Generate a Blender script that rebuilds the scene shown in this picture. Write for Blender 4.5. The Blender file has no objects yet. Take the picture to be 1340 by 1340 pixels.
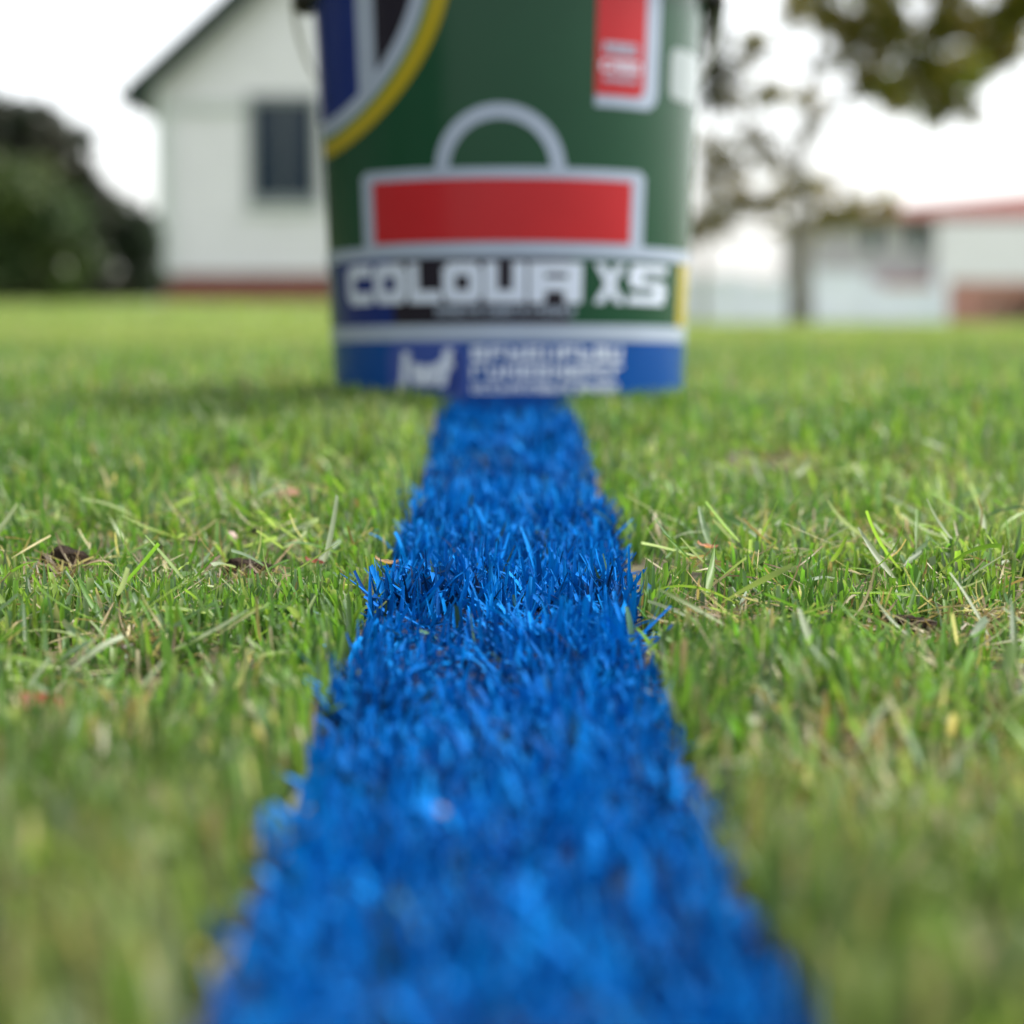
import bpy, bmesh, math, random
import numpy as np
from mathutils import Vector, Matrix, noise

S = bpy.context.scene
C = S.collection
rad = math.radians

# ------------------------------------------------------------------ camera
F = 2790.0                      # focal length in pixels of the 1340 px photograph
PITCH = math.atan(250.0 / F)
EYE = Vector((0.0, 0.0, 0.15))
cam = bpy.data.cameras.new('camera')
cam.sensor_width = 24.0
cam.sensor_fit = 'HORIZONTAL'
cam.lens = 24.0 * F / 1340.0
cam.clip_start = 0.02
cam.clip_end = 2000.0
cam.dof.use_dof = True
cam.dof.focus_distance = 0.86
cam.dof.aperture_fstop = 3.9
cam.dof.aperture_blades = 0
co = bpy.data.objects.new('camera', cam)
C.objects.link(co)
co.location = EYE
co.rotation_euler = (math.pi / 2 - PITCH, 0, 0)
S.camera = co

# ------------------------------------------------------------------ light
SUN_EL, SUN_AZ = rad(60), rad(72)      # azimuth from +Y towards +X
w = bpy.data.worlds.new('World')
S.world = w
w.use_nodes = True
nt = w.node_tree
nt.nodes.clear()
wo = nt.nodes.new('ShaderNodeOutputWorld')
bg = nt.nodes.new('ShaderNodeBackground')
sk = nt.nodes.new('ShaderNodeTexSky')
sk.sky_type = 'NISHITA'
sk.sun_disc = False
sk.sun_elevation = SUN_EL
sk.sun_rotation = SUN_AZ
sk.air_density = 1.0
sk.dust_density = 2.6
sk.ozone_density = 1.0
hs = nt.nodes.new('ShaderNodeHueSaturation')
hs.inputs['Saturation'].default_value = 0.22     # thin white overcast
nt.links.new(sk.outputs[0], hs.inputs['Color'])
nt.links.new(hs.outputs[0], bg.inputs['Color'])
bg.inputs['Strength'].default_value = 0.15
nt.links.new(bg.outputs[0], wo.inputs['Surface'])
sl = bpy.data.lights.new('sun', 'SUN')
sl.energy = 1.9
sl.angle = rad(18)
sl.color = (1.0, 0.95, 0.86)
so = bpy.data.objects.new('sun', sl)
C.objects.link(so)
sd = Vector((math.sin(SUN_AZ) * math.cos(SUN_EL), math.cos(SUN_AZ) * math.cos(SUN_EL), math.sin(SUN_EL)))
so.rotation_euler = sd.to_track_quat('Z', 'Y').to_euler()
so.location = (5, -3, 12)

S.view_settings.view_transform = 'Standard'
S.view_settings.look = 'None'
S.view_settings.gamma = 1.0
S.view_settings.use_curve_mapping = False
S.view_settings.exposure = 1.62
S.render.engine = 'CYCLES'
S.cycles.use_denoising = True
S.cycles.max_bounces = 8
S.cycles.sample_clamp_indirect = 8.0

rng = np.random.default_rng(7)
random.seed(7)

# ------------------------------------------------------------------ helpers
def at(px, py, Y):
    """World point at depth Y seen through a pixel of the 1340 px photograph (used only to work out real positions)."""
    c, s = math.cos(PITCH), math.sin(PITCH)
    x, y = (px - 670) / F, (670 - py) / F
    d = Vector((x, c + y * s, -s + y * c))
    return EYE + d * (Y / d.y)

def tag(o, label=None, cat=None, group=None, kind=None):
    if label: o['label'] = label
    if cat: o['category'] = cat
    if group: o['group'] = group
    if kind: o['kind'] = kind
    return o

def empty(name, loc=(0, 0, 0), rz=0.0):
    o = bpy.data.objects.new(name, None)
    C.objects.link(o)
    o.location = loc
    o.rotation_euler = (0, 0, rz)
    o.empty_display_size = 0.05
    return o

def link(name, me, mat=None, parent=None, smooth=False):
    o = bpy.data.objects.new(name, me)
    C.objects.link(o)
    if mat is not None and len(me.materials) == 0:
        me.materials.append(mat)
    if smooth and len(me.polygons):
        me.polygons.foreach_set('use_smooth', np.ones(len(me.polygons), dtype=bool))
    if parent is not None:
        o.parent = parent
    return o

def np_mesh(name, verts, quads, colors=None, smooth=True):
    """verts (n,3), quads (m,k) with a constant k"""
    me = bpy.data.meshes.new(name)
    n, (m, k) = len(verts), quads.shape
    me.vertices.add(n)
    me.vertices.foreach_set('co', np.ascontiguousarray(verts, dtype=np.float32).ravel())
    me.loops.add(m * k)
    me.loops.foreach_set('vertex_index', np.ascontiguousarray(quads, dtype=np.int32).ravel())
    me.polygons.add(m)
    me.polygons.foreach_set('loop_start', np.arange(0, m * k, k, dtype=np.int32))
    me.polygons.foreach_set('loop_total', np.full(m, k, dtype=np.int32))
    if smooth:
        me.polygons.foreach_set('use_smooth', np.ones(m, dtype=bool))
    me.update(calc_edges=True)
    if colors is not None:
        a = me.attributes.new('tint', 'FLOAT_COLOR', 'POINT')
        rgba = np.ones((n, 4), dtype=np.float32)
        rgba[:, :3] = colors
        a.data.foreach_set('color', rgba.ravel())
    return me

def box_bm(bm, x0, x1, y0, y1, z0, z1):
    vs = [bm.verts.new((x, y, z)) for x in (x0, x1) for y in (y0, y1) for z in (z0, z1)]
    for f in ((0, 1, 3, 2), (4, 6, 7, 5), (0, 4, 5, 1), (2, 3, 7, 6), (0, 2, 6, 4), (1, 5, 7, 3)):
        bm.faces.new([vs[i] for i in f])

def prism_bm(bm, pts, y0, y1):
    """extrude an x,z outline between two depths"""
    a = [bm.verts.new((p[0], y0, p[1])) for p in pts]
    b = [bm.verts.new((p[0], y1, p[1])) for p in pts]
    n = len(pts)
    bm.faces.new(a)
    bm.faces.new(b[::-1])
    for i in range(n):
        bm.faces.new((a[i], b[i], b[(i + 1) % n], a[(i + 1) % n]))

def bm_obj(name, bm, mat, parent=None, smooth=False):
    bmesh.ops.recalc_face_normals(bm, faces=bm.faces)
    me = bpy.data.meshes.new(name)
    bm.to_mesh(me)
    bm.free()
    return link(name, me, mat, parent, smooth)

def box(name, x0, x1, y0, y1, z0, z1, mat, parent=None):
    bm = bmesh.new()
    box_bm(bm, x0, x1, y0, y1, z0, z1)
    return bm_obj(name, bm, mat, parent)

def tube_bm(bm, pts, radii, sides=8):
    rings = []
    pts = [Vector(p) for p in pts]
    for i, p in enumerate(pts):
        d = (pts[min(i + 1, len(pts) - 1)] - pts[max(i - 1, 0)]).normalized()
        a = d.orthogonal().normalized() if i == 0 else (a_prev - d * a_prev.dot(d)).normalized()
        a_prev = a
        b = d.cross(a)
        r = radii[i] if hasattr(radii, '__len__') else radii
        rings.append([bm.verts.new(p + (a * math.cos(t) + b * math.sin(t)) * r)
                      for t in (2 * math.pi * k / sides for k in range(sides))])
    for r0, r1 in zip(rings, rings[1:]):
        for k in range(sides):
            bm.faces.new((r0[k], r0[(k + 1) % sides], r1[(k + 1) % sides], r1[k]))
    bm.faces.new(rings[0][::-1])
    bm.faces.new(rings[-1])

def vnoise(x, y, scale, seed=0):
    """smooth value noise in 0..1"""
    x = np.asarray(x, dtype=np.float64) / scale + 1000.5 + seed * 17.3
    y = np.asarray(y, dtype=np.float64) / scale + 1000.5 + seed * 31.7
    xi, yi = np.floor(x).astype(np.int64), np.floor(y).astype(np.int64)
    fx, fy = x - xi, y - yi
    fx, fy = fx * fx * (3 - 2 * fx), fy * fy * (3 - 2 * fy)
    def h(a, b):
        n = (a * 374761393 + b * 668265263 + seed * 974634757) & 0x7fffffff
        n = ((n ^ (n >> 13)) * 1274126177) & 0x7fffffff
        return ((n ^ (n >> 16)) & 0xffff) / 65535.0
    return (h(xi, yi) * (1 - fx) + h(xi + 1, yi) * fx) * (1 - fy) + (h(xi, yi + 1) * (1 - fx) + h(xi + 1, yi + 1) * fx) * fy

def sstep(a, b, x):
    t = np.clip((np.asarray(x, dtype=np.float64) - a) / (b - a), 0, 1)
    return t * t * (3 - 2 * t)

# ------------------------------------------------------------------ materials
def mat_new(name):
    m = bpy.data.materials.new(name)
    m.use_nodes = True
    t = m.node_tree
    return m, t, t.nodes['Principled BSDF']

def plain(name, col, rough=0.6, spec=0.4, var=0.0, scale=8.0, bump=0.0, bscale=60.0, coat=0.0, metal=0.0):
    m, t, b = mat_new(name)
    b.inputs['Roughness'].default_value = rough
    b.inputs['Specular IOR Level'].default_value = spec
    b.inputs['Metallic'].default_value = metal
    b.inputs['Coat Weight'].default_value = coat
    b.inputs['Coat Roughness'].default_value = 0.12
    tc = t.nodes.new('ShaderNodeTexCoord')
    if var > 0:
        n = t.nodes.new('ShaderNodeTexNoise')
        n.inputs['Scale'].default_value = scale
        n.inputs['Detail'].default_value = 6
        r = t.nodes.new('ShaderNodeValToRGB')
        r.color_ramp.elements[0].position = 0.3
        r.color_ramp.elements[1].position = 0.7
        r.color_ramp.elements[0].color = [c * (1 - var) for c in col] + [1]
        r.color_ramp.elements[1].color = [min(1, c * (1 + var)) for c in col] + [1]
        t.links.new(tc.outputs['Object'], n.inputs['Vector'])
        t.links.new(n.outputs['Fac'], r.inputs['Fac'])
        t.links.new(r.outputs[0], b.inputs['Base Color'])
    else:
        b.inputs['Base Color'].default_value = (*col, 1)
    if bump > 0:
        n2 = t.nodes.new('ShaderNodeTexNoise')
        n2.inputs['Scale'].default_value = bscale
        n2.inputs['Detail'].default_value = 5
        bp = t.nodes.new('ShaderNodeBump')
        bp.inputs['Strength'].default_value = bump
        bp.inputs['Distance'].default_value = 0.01
        t.links.new(tc.outputs['Object'], n2.inputs['Vector'])
        t.links.new(n2.outputs['Fac'], bp.inputs['Height'])
        t.links.new(bp.outputs[0], b.inputs['Normal'])
    return m

def leafy(name, rough=0.45, spec=0.4, trans=0.35, warm=(1.15, 1.2, 0.7), coat=0.0):
    """thin leaf or blade: its own colour per leaf from the 'tint' attribute, light passing through"""
    m, t, b = mat_new(name)
    a = t.nodes.new('ShaderNodeAttribute')
    a.attribute_name = 'tint'
    b.inputs['Roughness'].default_value = rough
    b.inputs['Specular IOR Level'].default_value = spec
    b.inputs['Coat Weight'].default_value = coat
    b.inputs['Coat Roughness'].default_value = 0.25
    t.links.new(a.outputs['Color'], b.inputs['Base Color'])
    tr = t.nodes.new('ShaderNodeBsdfTranslucent')
    mx = t.nodes.new('ShaderNodeVectorMath')
    mx.operation = 'MULTIPLY'
    mx.inputs[1].default_value = warm
    t.links.new(a.outputs['Color'], mx.inputs[0])
    t.links.new(mx.outputs[0], tr.inputs['Color'])
    ms = t.nodes.new('ShaderNodeMixShader')
    ms.inputs[0].default_value = trans
    t.links.new(b.outputs[0], ms.inputs[1])
    t.links.new(tr.outputs[0], ms.inputs[2])
    t.links.new(ms.outputs[0], t.nodes['Material Output'].inputs['Surface'])
    return m

M = {}
M['grass'] = leafy('grass_blade', 0.42, 0.45, 0.5)
M['paint_grass'] = leafy('blue_painted_blade', 0.65, 0.06, 0.12, (0.9, 1.0, 1.0))
M['leaf'] = leafy('tree_leaf', 0.5, 0.3, 0.5)
M['dark_leaf'] = leafy('shrub_leaf', 0.45, 0.35, 0.2)

# ------------------------------------------------------------------ terrain
TY = np.array([-60, 0.0, 0.35, 0.48, 0.6, 0.8, 0.92, 1.2, 1.45, 1.6, 1.75, 2.2, 3.0, 5.0, 10., 20., 40., 90., 500.])
TZ = np.array([-.14, -.128, -.126, -.131, -.135, -.122, -.116, -.107, -.086, -.075, -.072, -.069, -.066, -.060, -.042, -.02, 0.0, 0.0, 0.0])

def ground_z(x, y):
    x = np.asarray(x, dtype=np.float64)
    y = np.asarray(y, dtype=np.float64)
    ys = np.linspace(-0.06, 0.06, 5)
    z = sum(np.interp(y + d * np.clip(np.abs(y), .5, 20), TY, TZ) for d in ys) / 5 + 0.15
    z = z + 0.19 * sstep(6, 24, y) * sstep(.10, .03, x / np.maximum(y, 1)) - .10 * sstep(8, 30, y) * sstep(.03, .10, x / np.maximum(y, 1))                       # the bank the house stands on
    near = 1 - sstep(3, 8, y)
    z = z + near * (1 - .5 * sstep(.09, .05, np.abs(x))) * (0.010 * (vnoise(x, y, 0.16, 1) - .5) + 0.005 * (vnoise(x, y, 0.05, 2) - .5))
    z = z + sstep(3, 8, y) * 0.02 * (vnoise(x, y, 2.5, 3) - .5)
    return z

def gz(x, y):
    return float(ground_z(x, y))

def geo(a, b, n):
    return np.geomspace(a, b, n)

ysamp = np.concatenate([-geo(60, .5, 12), np.arange(-0.3, 2.4, 0.02), geo(2.42, 420, 90)])
xpos = np.concatenate([np.arange(0.0, 1.0, 0.02), geo(1.0, 420, 60)])
xsamp = np.concatenate([-xpos[:0:-1], xpos])
X, Y = np.meshgrid(xsamp, ysamp)
Z = ground_z(X, Y)
nx, ny = len(xsamp), len(ysamp)
idx = np.arange(nx * ny).reshape(ny, nx)
q = np.stack([idx[:-1, :-1], idx[:-1, 1:], idx[1:, 1:], idx[1:, :-1]], -1).reshape(-1, 4)
gm, t, b = mat_new('lawn_soil')
tc = t.nodes.new('ShaderNodeTexCoord')
sep = t.nodes.new('ShaderNodeSeparateXYZ')
t.links.new(tc.outputs['Object'], sep.inputs[0])
n1 = t.nodes.new('ShaderNodeTexNoise'); n1.inputs['Scale'].default_value = 55; n1.inputs['Detail'].default_value = 8
n2 = t.nodes.new('ShaderNodeTexNoise'); n2.inputs['Scale'].default_value = 0.5; n2.inputs['Detail'].default_value = 6
for n in (n1, n2): t.links.new(tc.outputs['Object'], n.inputs['Vector'])
r1 = t.nodes.new('ShaderNodeValToRGB')
for e, (p, c) in zip(r1.color_ramp.elements, ((.35, (.035, .028, .014, 1)), (.68, (.11, .10, .04, 1)))): e.position = p; e.color = c
r2 = t.nodes.new('ShaderNodeValToRGB')
for e, (p, c) in zip(r2.color_ramp.elements, ((.35, (.085, .15, .035, 1)), (.65, (.15, .20, .055, 1)))): e.position = p; e.color = c
t.links.new(n1.outputs['Fac'], r1.inputs['Fac']); t.links.new(n2.outputs['Fac'], r2.inputs['Fac'])
mr = t.nodes.new('ShaderNodeMapRange'); mr.inputs['From Min'].default_value = 2.5; mr.inputs['From Max'].default_value = 9
t.links.new(sep.outputs['Y'], mr.inputs['Value'])
mixc = t.nodes.new('ShaderNodeMix'); mixc.data_type = 'RGBA'
t.links.new(mr.outputs[0], mixc.inputs['Factor']); t.links.new(r1.outputs[0], mixc.inputs['A']); t.links.new(r2.outputs[0], mixc.inputs['B'])
t.links.new(mixc.outputs['Result'], b.inputs['Base Color'])
b.inputs['Roughness'].default_value = 0.9
bp = t.nodes.new('ShaderNodeBump'); bp.inputs['Strength'].default_value = 0.8; bp.inputs['Distance'].default_value = 0.004
t.links.new(n1.outputs['Fac'], bp.inputs['Height']); t.links.new(bp.outputs[0], b.inputs['Normal'])
lawn = link('lawn_ground', np_mesh('lawn_ground', np.stack([X, Y, Z], -1).reshape(-1, 3), q), gm)
tag(lawn, 'mown green lawn sloping gently up to the houses', 'lawn', kind='structure')

# ------------------------------------------------------------------ the bucket's place
BX, BY = -0.003, 1.735
R0, R1 = 0.1395, 0.157           # radius at the base and under the rim
BZ = gz(BX, BY) - 0.010
BH = 0.370
LINE_W = 0.104
LINE_END = BY - 0.05
def line_w(y):
    return LINE_W * (1 - .07 * np.clip((np.asarray(y) - 1.0) / .6, 0, 1))
def line_x(y):
    return -0.0030 + 0.0015 * np.sin(np.asarray(y) * 7.0)

# ------------------------------------------------------------------ painted ground under the blue grass
ly = np.arange(-0.25, LINE_END, 0.01)
lx = np.linspace(-.5, .5, 15)
LX, LY = np.meshgrid(lx, ly)
edge = 1 + 0.05 * (vnoise(LX * 3, LY, 0.02, 5) - .5)
PX = LX * line_w(LY) * edge + line_x(LY)
PZ = ground_z(PX, LY) + 0.004
li = np.arange(PX.size).reshape(PX.shape)
lq = np.stack([li[:-1, :-1], li[:-1, 1:], li[1:, 1:], li[1:, :-1]], -1).reshape(-1, 4)
M['paint_soil'] = plain('blue_paint_on_thatch', (0.002, 0.022, 0.09), .7, .2, .6, 220, 1.0, 300)
pl = link('painted_line', np_mesh('painted_line', np.stack([PX, LY, PZ], -1).reshape(-1, 3), lq), M['paint_soil'])
tag(pl, 'straight blue painted ground strip running across the lawn to the bucket', 'painted line', kind='structure')

# ------------------------------------------------------------------ grass
def blades(x, y, L, W, az, lean, bend, twist, cols, tipcol, tip, segs, fold=False, sink=0.002, z=None, foot=(.14, .15, .055)):
    """ribbons of grass; cols (n,3) colour of the blade, tipcol (n,3) colour at its cut end; tip (n) width left at the end"""
    n = len(x)
    z = (ground_z(x, y) if z is None else z) - sink
    t = np.linspace(0, 1, segs + 1)[None, :]
    phi = lean[:, None] + bend[:, None] * (t ** 1.3)
    dl = (L / segs)[:, None]
    ph = 0.5 * (phi[:, 1:] + phi[:, :-1])
    hx = np.concatenate([np.zeros((n, 1)), np.cumsum(np.sin(ph) * dl, 1)], 1)
    hz = np.concatenate([np.zeros((n, 1)), np.cumsum(np.cos(ph) * dl, 1)], 1)
    hz = np.where(hz < 0.003, np.maximum(hz, -0.004), hz)
    ca, sa = np.cos(az)[:, None], np.sin(az)[:, None]
    P = np.stack([x[:, None] + hx * ca, y[:, None] + hx * sa, z[:, None] + hz], -1)
    tw = (twist[:, None]) * t
    wx, wy = -sa * np.cos(tw), ca * np.cos(tw)
    wz = np.sin(tw)
    Wd = np.stack([wx + 0 * t, wy + 0 * t, wz + 0 * t], -1)
    prof = (0.55 + 0.45 * np.minimum(t * 4, 1)) * (1 - (1 - tip[:, None]) * np.clip((t - .35) / .65, 0, 1) ** 1.6)
    hw = (W[:, None] * 0.5 * prof)[..., None]
    if fold:
        nrm = np.stack([np.cos(phi) * ca, np.cos(phi) * sa, -np.sin(phi)], -1)
        V = np.stack([P - Wd * hw, P + nrm * hw * 0.55, P + Wd * hw], 2)
        k = 3
    else:
        V = np.stack([P - Wd * hw, P + Wd * hw], 2)
        k = 2
    nv = (segs + 1) * k
    V = V.reshape(n, nv, 3)
    tt = np.repeat(t[0], k)[None, :, None]
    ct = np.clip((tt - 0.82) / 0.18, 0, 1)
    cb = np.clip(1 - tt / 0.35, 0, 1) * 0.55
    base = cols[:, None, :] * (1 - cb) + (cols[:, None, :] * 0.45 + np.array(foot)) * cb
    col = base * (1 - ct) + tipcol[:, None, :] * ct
    qs = []
    for s in range(segs):
        for j in range(k - 1):
            a = s * k + j
            qs.append((a, a + 1, a + 1 + k, a + k))
    q = np.array(qs)[None] + (np.arange(n) * nv)[:, None, None]
    return V.reshape(-1, 3), q.reshape(-1, 4), col.reshape(-1, 3)

def join(parts):
    vs, qs, cs, o = [], [], [], 0
    for v, q_, c in parts:
        vs.append(v); qs.append(q_ + o); cs.append(c); o += len(v)
    return np.concatenate(vs), np.concatenate(qs), np.concatenate(cs)

PAL = np.array([(.082, .182, .026), (.116, .226, .030), (.160, .260, .042), (.060, .132, .032), (.110, .182, .080), (.205, .278, .092)])
STRAW = np.array([(.34, .29, .15), (.26, .20, .10), (.40, .37, .22), (.20, .14, .07)])

def green(n, x, y, pale):
    """colour of each blade: kind of grass, patches of the lawn, scatter"""
    p1 = vnoise(x, y, 0.11, 11)
    p2 = vnoise(x, y, 0.55, 12)
    k = np.clip((p1 * 0.6 + p2 * 0.4 + rng.normal(0, .22, n)) * 6, 0, 5.999).astype(int)
    order = np.array([3, 0, 1, 4, 2, 5])
    c = PAL[order[k]] * rng.lognormal(0, .18, (n, 1)) * (1 + rng.normal(0, .05, (n, 3)))
    near_mix = np.clip((.72 - y) / .25, 0, 1)[:, None] * .5
    c = c * (1 - near_mix) + c.mean(1)[:, None] * np.array([1.0, 1.16, .42]) * .74 * near_mix  # nearer blades turn darker and more olive
    dry = rng.random(n) < pale * (0.4 + 1.3 * vnoise(x, y, 0.07, 13))
    c[dry] = STRAW[rng.integers(0, 4, dry.sum())] * rng.lognormal(0, .2, (dry.sum(), 1))
    return np.clip(c, .01, .7)

def outside(x, y, margin=0.0):
    m = (np.abs(x - line_x(y)) > line_w(y) / 2 + margin) | (y > LINE_END)
    return m & ((x - BX) ** 2 + (y - BY) ** 2 > (R0 + .003) ** 2)

def scatter(n, y0, y1, hw):
    """n points between depths y0 and y1 over a wedge of half width hw(y)"""
    y = rng.uniform(y0, y1, n * 2)
    wmax = max(hw(y0), hw(y1))
    y = y[rng.random(n * 2) * wmax < hw(y)][:n]
    return rng.uniform(-1, 1, len(y)) * hw(y), y

def spot(px, py):
    d = at(px, py, 1.0) - EYE
    yy = .3
    while EYE.z + d.z * yy > gz(d.x * yy, yy) + .010 and yy < 2.5: yy += .003
    return d.x * yy, yy
BARE = [(*spot(px, py), r_) for px, py, r_ in ((1195, 822, .016), (322, 755, .013), (86, 742, .013), (385, 650, .020), (1290, 800, .014), (940, 800, .010), (1240, 605, .035), (1040, 600, .022), (180, 830, .012),
                                               (250, 1100, .014), (1290, 1240, .016), (1100, 960, .013), (60, 930, .014), (1120, 700, .014))]
def bare(x, y):
    f = np.ones(len(x))
    for bx_, by_, r_ in BARE: f = f * (1 - .85 * np.exp(-(((x - bx_) / r_) ** 2 + ((y - by_) / (r_ * 1.6)) ** 2)))
    return f

def thatch():
    """dry matted bits showing in the thin spots"""
    xs = np.concatenate([rng.normal(b_[0], b_[2] * .6, 170) for b_ in BARE]); ys = np.concatenate([rng.normal(b_[1], b_[2], 170) for b_ in BARE])
    n = len(xs)
    c = np.array([(.26, .20, .11), (.18, .13, .07), (.32, .27, .16), (.12, .085, .05)])[rng.integers(0, 4, n)] * rng.lognormal(0, .2, (n, 1))
    return blades(xs, ys, rng.uniform(.005, .020, n), rng.uniform(.0005, .0014, n), rng.uniform(0, 6.28, n), rng.uniform(.9, 1.5, n), rng.normal(.1, .6, n), rng.normal(0, 1, n), c, c,
                  rng.uniform(.3, .9, n), 4, z=ground_z(xs, ys) + rng.uniform(.0005, .008, n), sink=0)

def lawn_zone(n, y0, y1, hw, segs, fold, Lr, Wr, pale=.08, gap=.55):
    x, y = scatter(n, y0, y1, hw)
    keep = outside(x, y, 0.003) & (rng.random(len(x)) < bare(x, y) * np.clip(1.35 - gap + (vnoise(x, y, .035, 21) - .5) * 2.2 * gap + (vnoise(x, y, .13, 22) - .5) * gap, .05, 1))
    x, y = x[keep], y[keep]
    n = len(x)
    hn = 0.72 + 0.56 * vnoise(x, y, .09, 23)
    L = rng.uniform(*Lr, n) * hn
    W = rng.uniform(*Wr, n) * (.75 + .5 * vnoise(x, y, .05, 24))
    az = rng.uniform(0, 2 * np.pi, n) + 0.9 * np.sin(6.28 * vnoise(x, y, .2, 25))
    lean = np.abs(rng.normal(0.0, .40, n))
    bend = rng.normal(.25, .42, n)
    lie = (rng.random(n) < .13) & (np.abs(x - line_x(y)) > LINE_W / 2 + np.where(y < .7, .040, .022))
    lean[lie] = rng.uniform(.9, 1.45, lie.sum()); bend[lie] = rng.normal(.25, .3, lie.sum())
    L[lie] *= rng.uniform(.9, 1.6, lie.sum())
    dx = x - line_x(y)
    over = (np.abs(dx) < LINE_W / 2 + .024) & (np.cos(az) * dx < 0) & (y < LINE_END) & (rng.random(n) < .85)
    az[over] = np.pi - az[over]
    c = green(n, x, y, pale)
    tc_ = c * rng.uniform(.75, 1.25, (n, 1))
    cut = rng.random(n) < .55
    tip = np.where(cut, rng.uniform(.35, .85, n), rng.uniform(.03, .15, n))
    tan = cut & (rng.random(n) < .22)
    spray = (np.abs(dx) < line_w(y) / 2 + .004) & (y < LINE_END) & (rng.random(n) < .12)     # drift of the spray on the nearest tips
    tc_[tan] = tc_[tan] * .45 + np.array([.32, .29, .17]) * .55
    tc_[spray] = np.array([.002, .10, .36])
    return blades(x, y, L, W, az, lean, bend, rng.normal(0, .7, n), c, tc_, tip, segs, fold)

def straw_zone(n, y0, y1, hw):
    x, y = scatter(n, y0, y1, hw)
    k = outside(x, y, .016) & ((np.abs(x) > .09) | (y > .66)) & (rng.random(len(x)) < .25 + .9 * vnoise(x, y, .06, 31))
    x, y = x[k], y[k]
    n = len(x)
    c = STRAW[rng.integers(0, 4, n)] * rng.lognormal(0, .25, (n, 1))
    return blades(x, y, rng.uniform(.008, .032, n), rng.uniform(.0005, .0013, n), rng.uniform(0, 6.28, n),
                  rng.uniform(1.0, 1.55, n), rng.normal(.1, .7, n), rng.normal(0, 1, n), np.clip(c, .02, .6), np.clip(c, .02, .6),
                  rng.uniform(.3, .9, n), 4, z=ground_z(x, y) + rng.uniform(.001, .012, n), sink=0)

def lie_zone(n, y0, y1, hw):
    """longer mown blades and clippings that lie across the turf, some showing their pale underside"""
    x, y = scatter(n, y0, y1, hw)
    k = outside(x, y, .022)
    k &= (np.abs(x - line_x(y)) > LINE_W / 2 + .034) | (y > .68)
    x, y = x[k], y[k]
    n = len(x)
    c = PAL[rng.integers(0, 6, n)] * rng.lognormal(0, .2, (n, 1))
    p = rng.random(n) < .25
    c[p] = np.array([.23, .28, .17]) * rng.lognormal(0, .2, (p.sum(), 1))
    return blades(x, y, rng.uniform(.014, .034, n), rng.uniform(.0014, .0034, n), rng.uniform(0, 6.28, n), rng.uniform(.75, 1.5, n), rng.normal(.1, .4, n),
                  rng.normal(0, .9, n), np.clip(c, .02, .6), np.clip(c * 1.2, .02, .6), rng.uniform(.1, .9, n), 6, True, z=ground_z(x, y) + rng.uniform(.002, .014, n), sink=0)

wedge = lambda k, a: (lambda y: k * y + a)
parts = [
    lawn_zone(36000, .325, .68, wedge(.30, .16), 4, False, (.013, .029), (.0015, .0036), pale=.12, gap=.7),
    lawn_zone(74000, .66, 1.12, wedge(.30, .12), 6, True, (.010, .025), (.0012, .0032), pale=.022, gap=.75),
    lawn_zone(62000, 1.10, 1.75, wedge(.30, .12), 4, False, (.011, .028), (.0014, .0034), pale=.022, gap=.75),
    lawn_zone(70000, 1.73, 4.0, wedge(.34, .15), 3, False, (.016, .032), (.0020, .0042)),
    lawn_zone(9000, .33, 1.75, wedge(.55, .5), 3, False, (.014, .026), (.003, .005)),
    lie_zone(350, .40, .68, wedge(.28, .1)), lie_zone(800, .66, 1.12, wedge(.28, .08)), lie_zone(600, 1.1, 1.75, wedge(.28, .1)),
    straw_zone(3000, .34, .68, wedge(.30, .1)), straw_zone(3000, .66, 1.12, wedge(.28, .08)), straw_zone(2000, 1.1, 2.2, wedge(.28, .1)),
]
parts.append(thatch())
ft = rng.uniform(-1.35, 1.35, 2600)                                 # turf pressed up round the foot of the bucket
fr = R0 + rng.uniform(.003, .035, 2600)
fx_, fy_ = BX + fr * np.sin(ft), BY - fr * np.cos(ft)
kk = np.abs(fx_ - line_x(fy_)) > line_w(fy_) / 2
fx_, fy_ = fx_[kk], fy_[kk]; nn = len(fx_)
fc = green(nn, fx_, fy_, .03)
parts.append(blades(fx_, fy_, rng.uniform(.016, .031, nn), rng.uniform(.0016, .0034, nn), rng.uniform(0, 6.28, nn), np.abs(rng.normal(0, .3, nn)), rng.normal(.2, .35, nn),
                    rng.normal(0, .6, nn), fc, fc, rng.uniform(.1, .7, nn), 4))
v, q, c = join(parts)
go = link('lawn_grass', np_mesh('lawn_grass', v, q, c), M['grass'])
tag(go, 'mown green grass with cut tips and dry straw beside the blue line', 'grass', kind='stuff')

# far lawn: tufts get wider with distance, one triangle-like blade each
def far_zone(n, y0, y1, k):
    y = 1 / rng.uniform(1 / y1, 1 / y0, n)
    x = rng.uniform(-1, 1, n) * (k * y + .6)
    p = vnoise(x, y, .8, 41) * .5 + vnoise(x, y, 3.5, 42) * .5
    c = (np.array([.140, .212, .046]) * (1 - p[:, None]) + np.array([.26, .32, .105]) * p[:, None]) * rng.lognormal(0, .2, (n, 1))
    dry = rng.random(n) < .06
    c[dry] = STRAW[rng.integers(0, 4, dry.sum())]
    sc = np.clip(y / 4, 1, 4)
    return blades(x, y, rng.uniform(.018, .036, n) * (1 + .1 * sc), rng.uniform(.003, .006, n) * sc, rng.uniform(0, 6.28, n), np.abs(rng.normal(0, .4, n)),
                  rng.normal(.3, .4, n), rng.normal(0, .6, n), c, c, rng.uniform(.1, .5, n), 2)
v, q, c = join([far_zone(110000, 3.8, 32., .36)])
fo = link('distant_grass', np_mesh('distant_grass', v, q, c), M['grass'])
tag(fo, 'blurred pale green grass of the far lawn before the houses', 'grass', kind='stuff')

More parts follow.
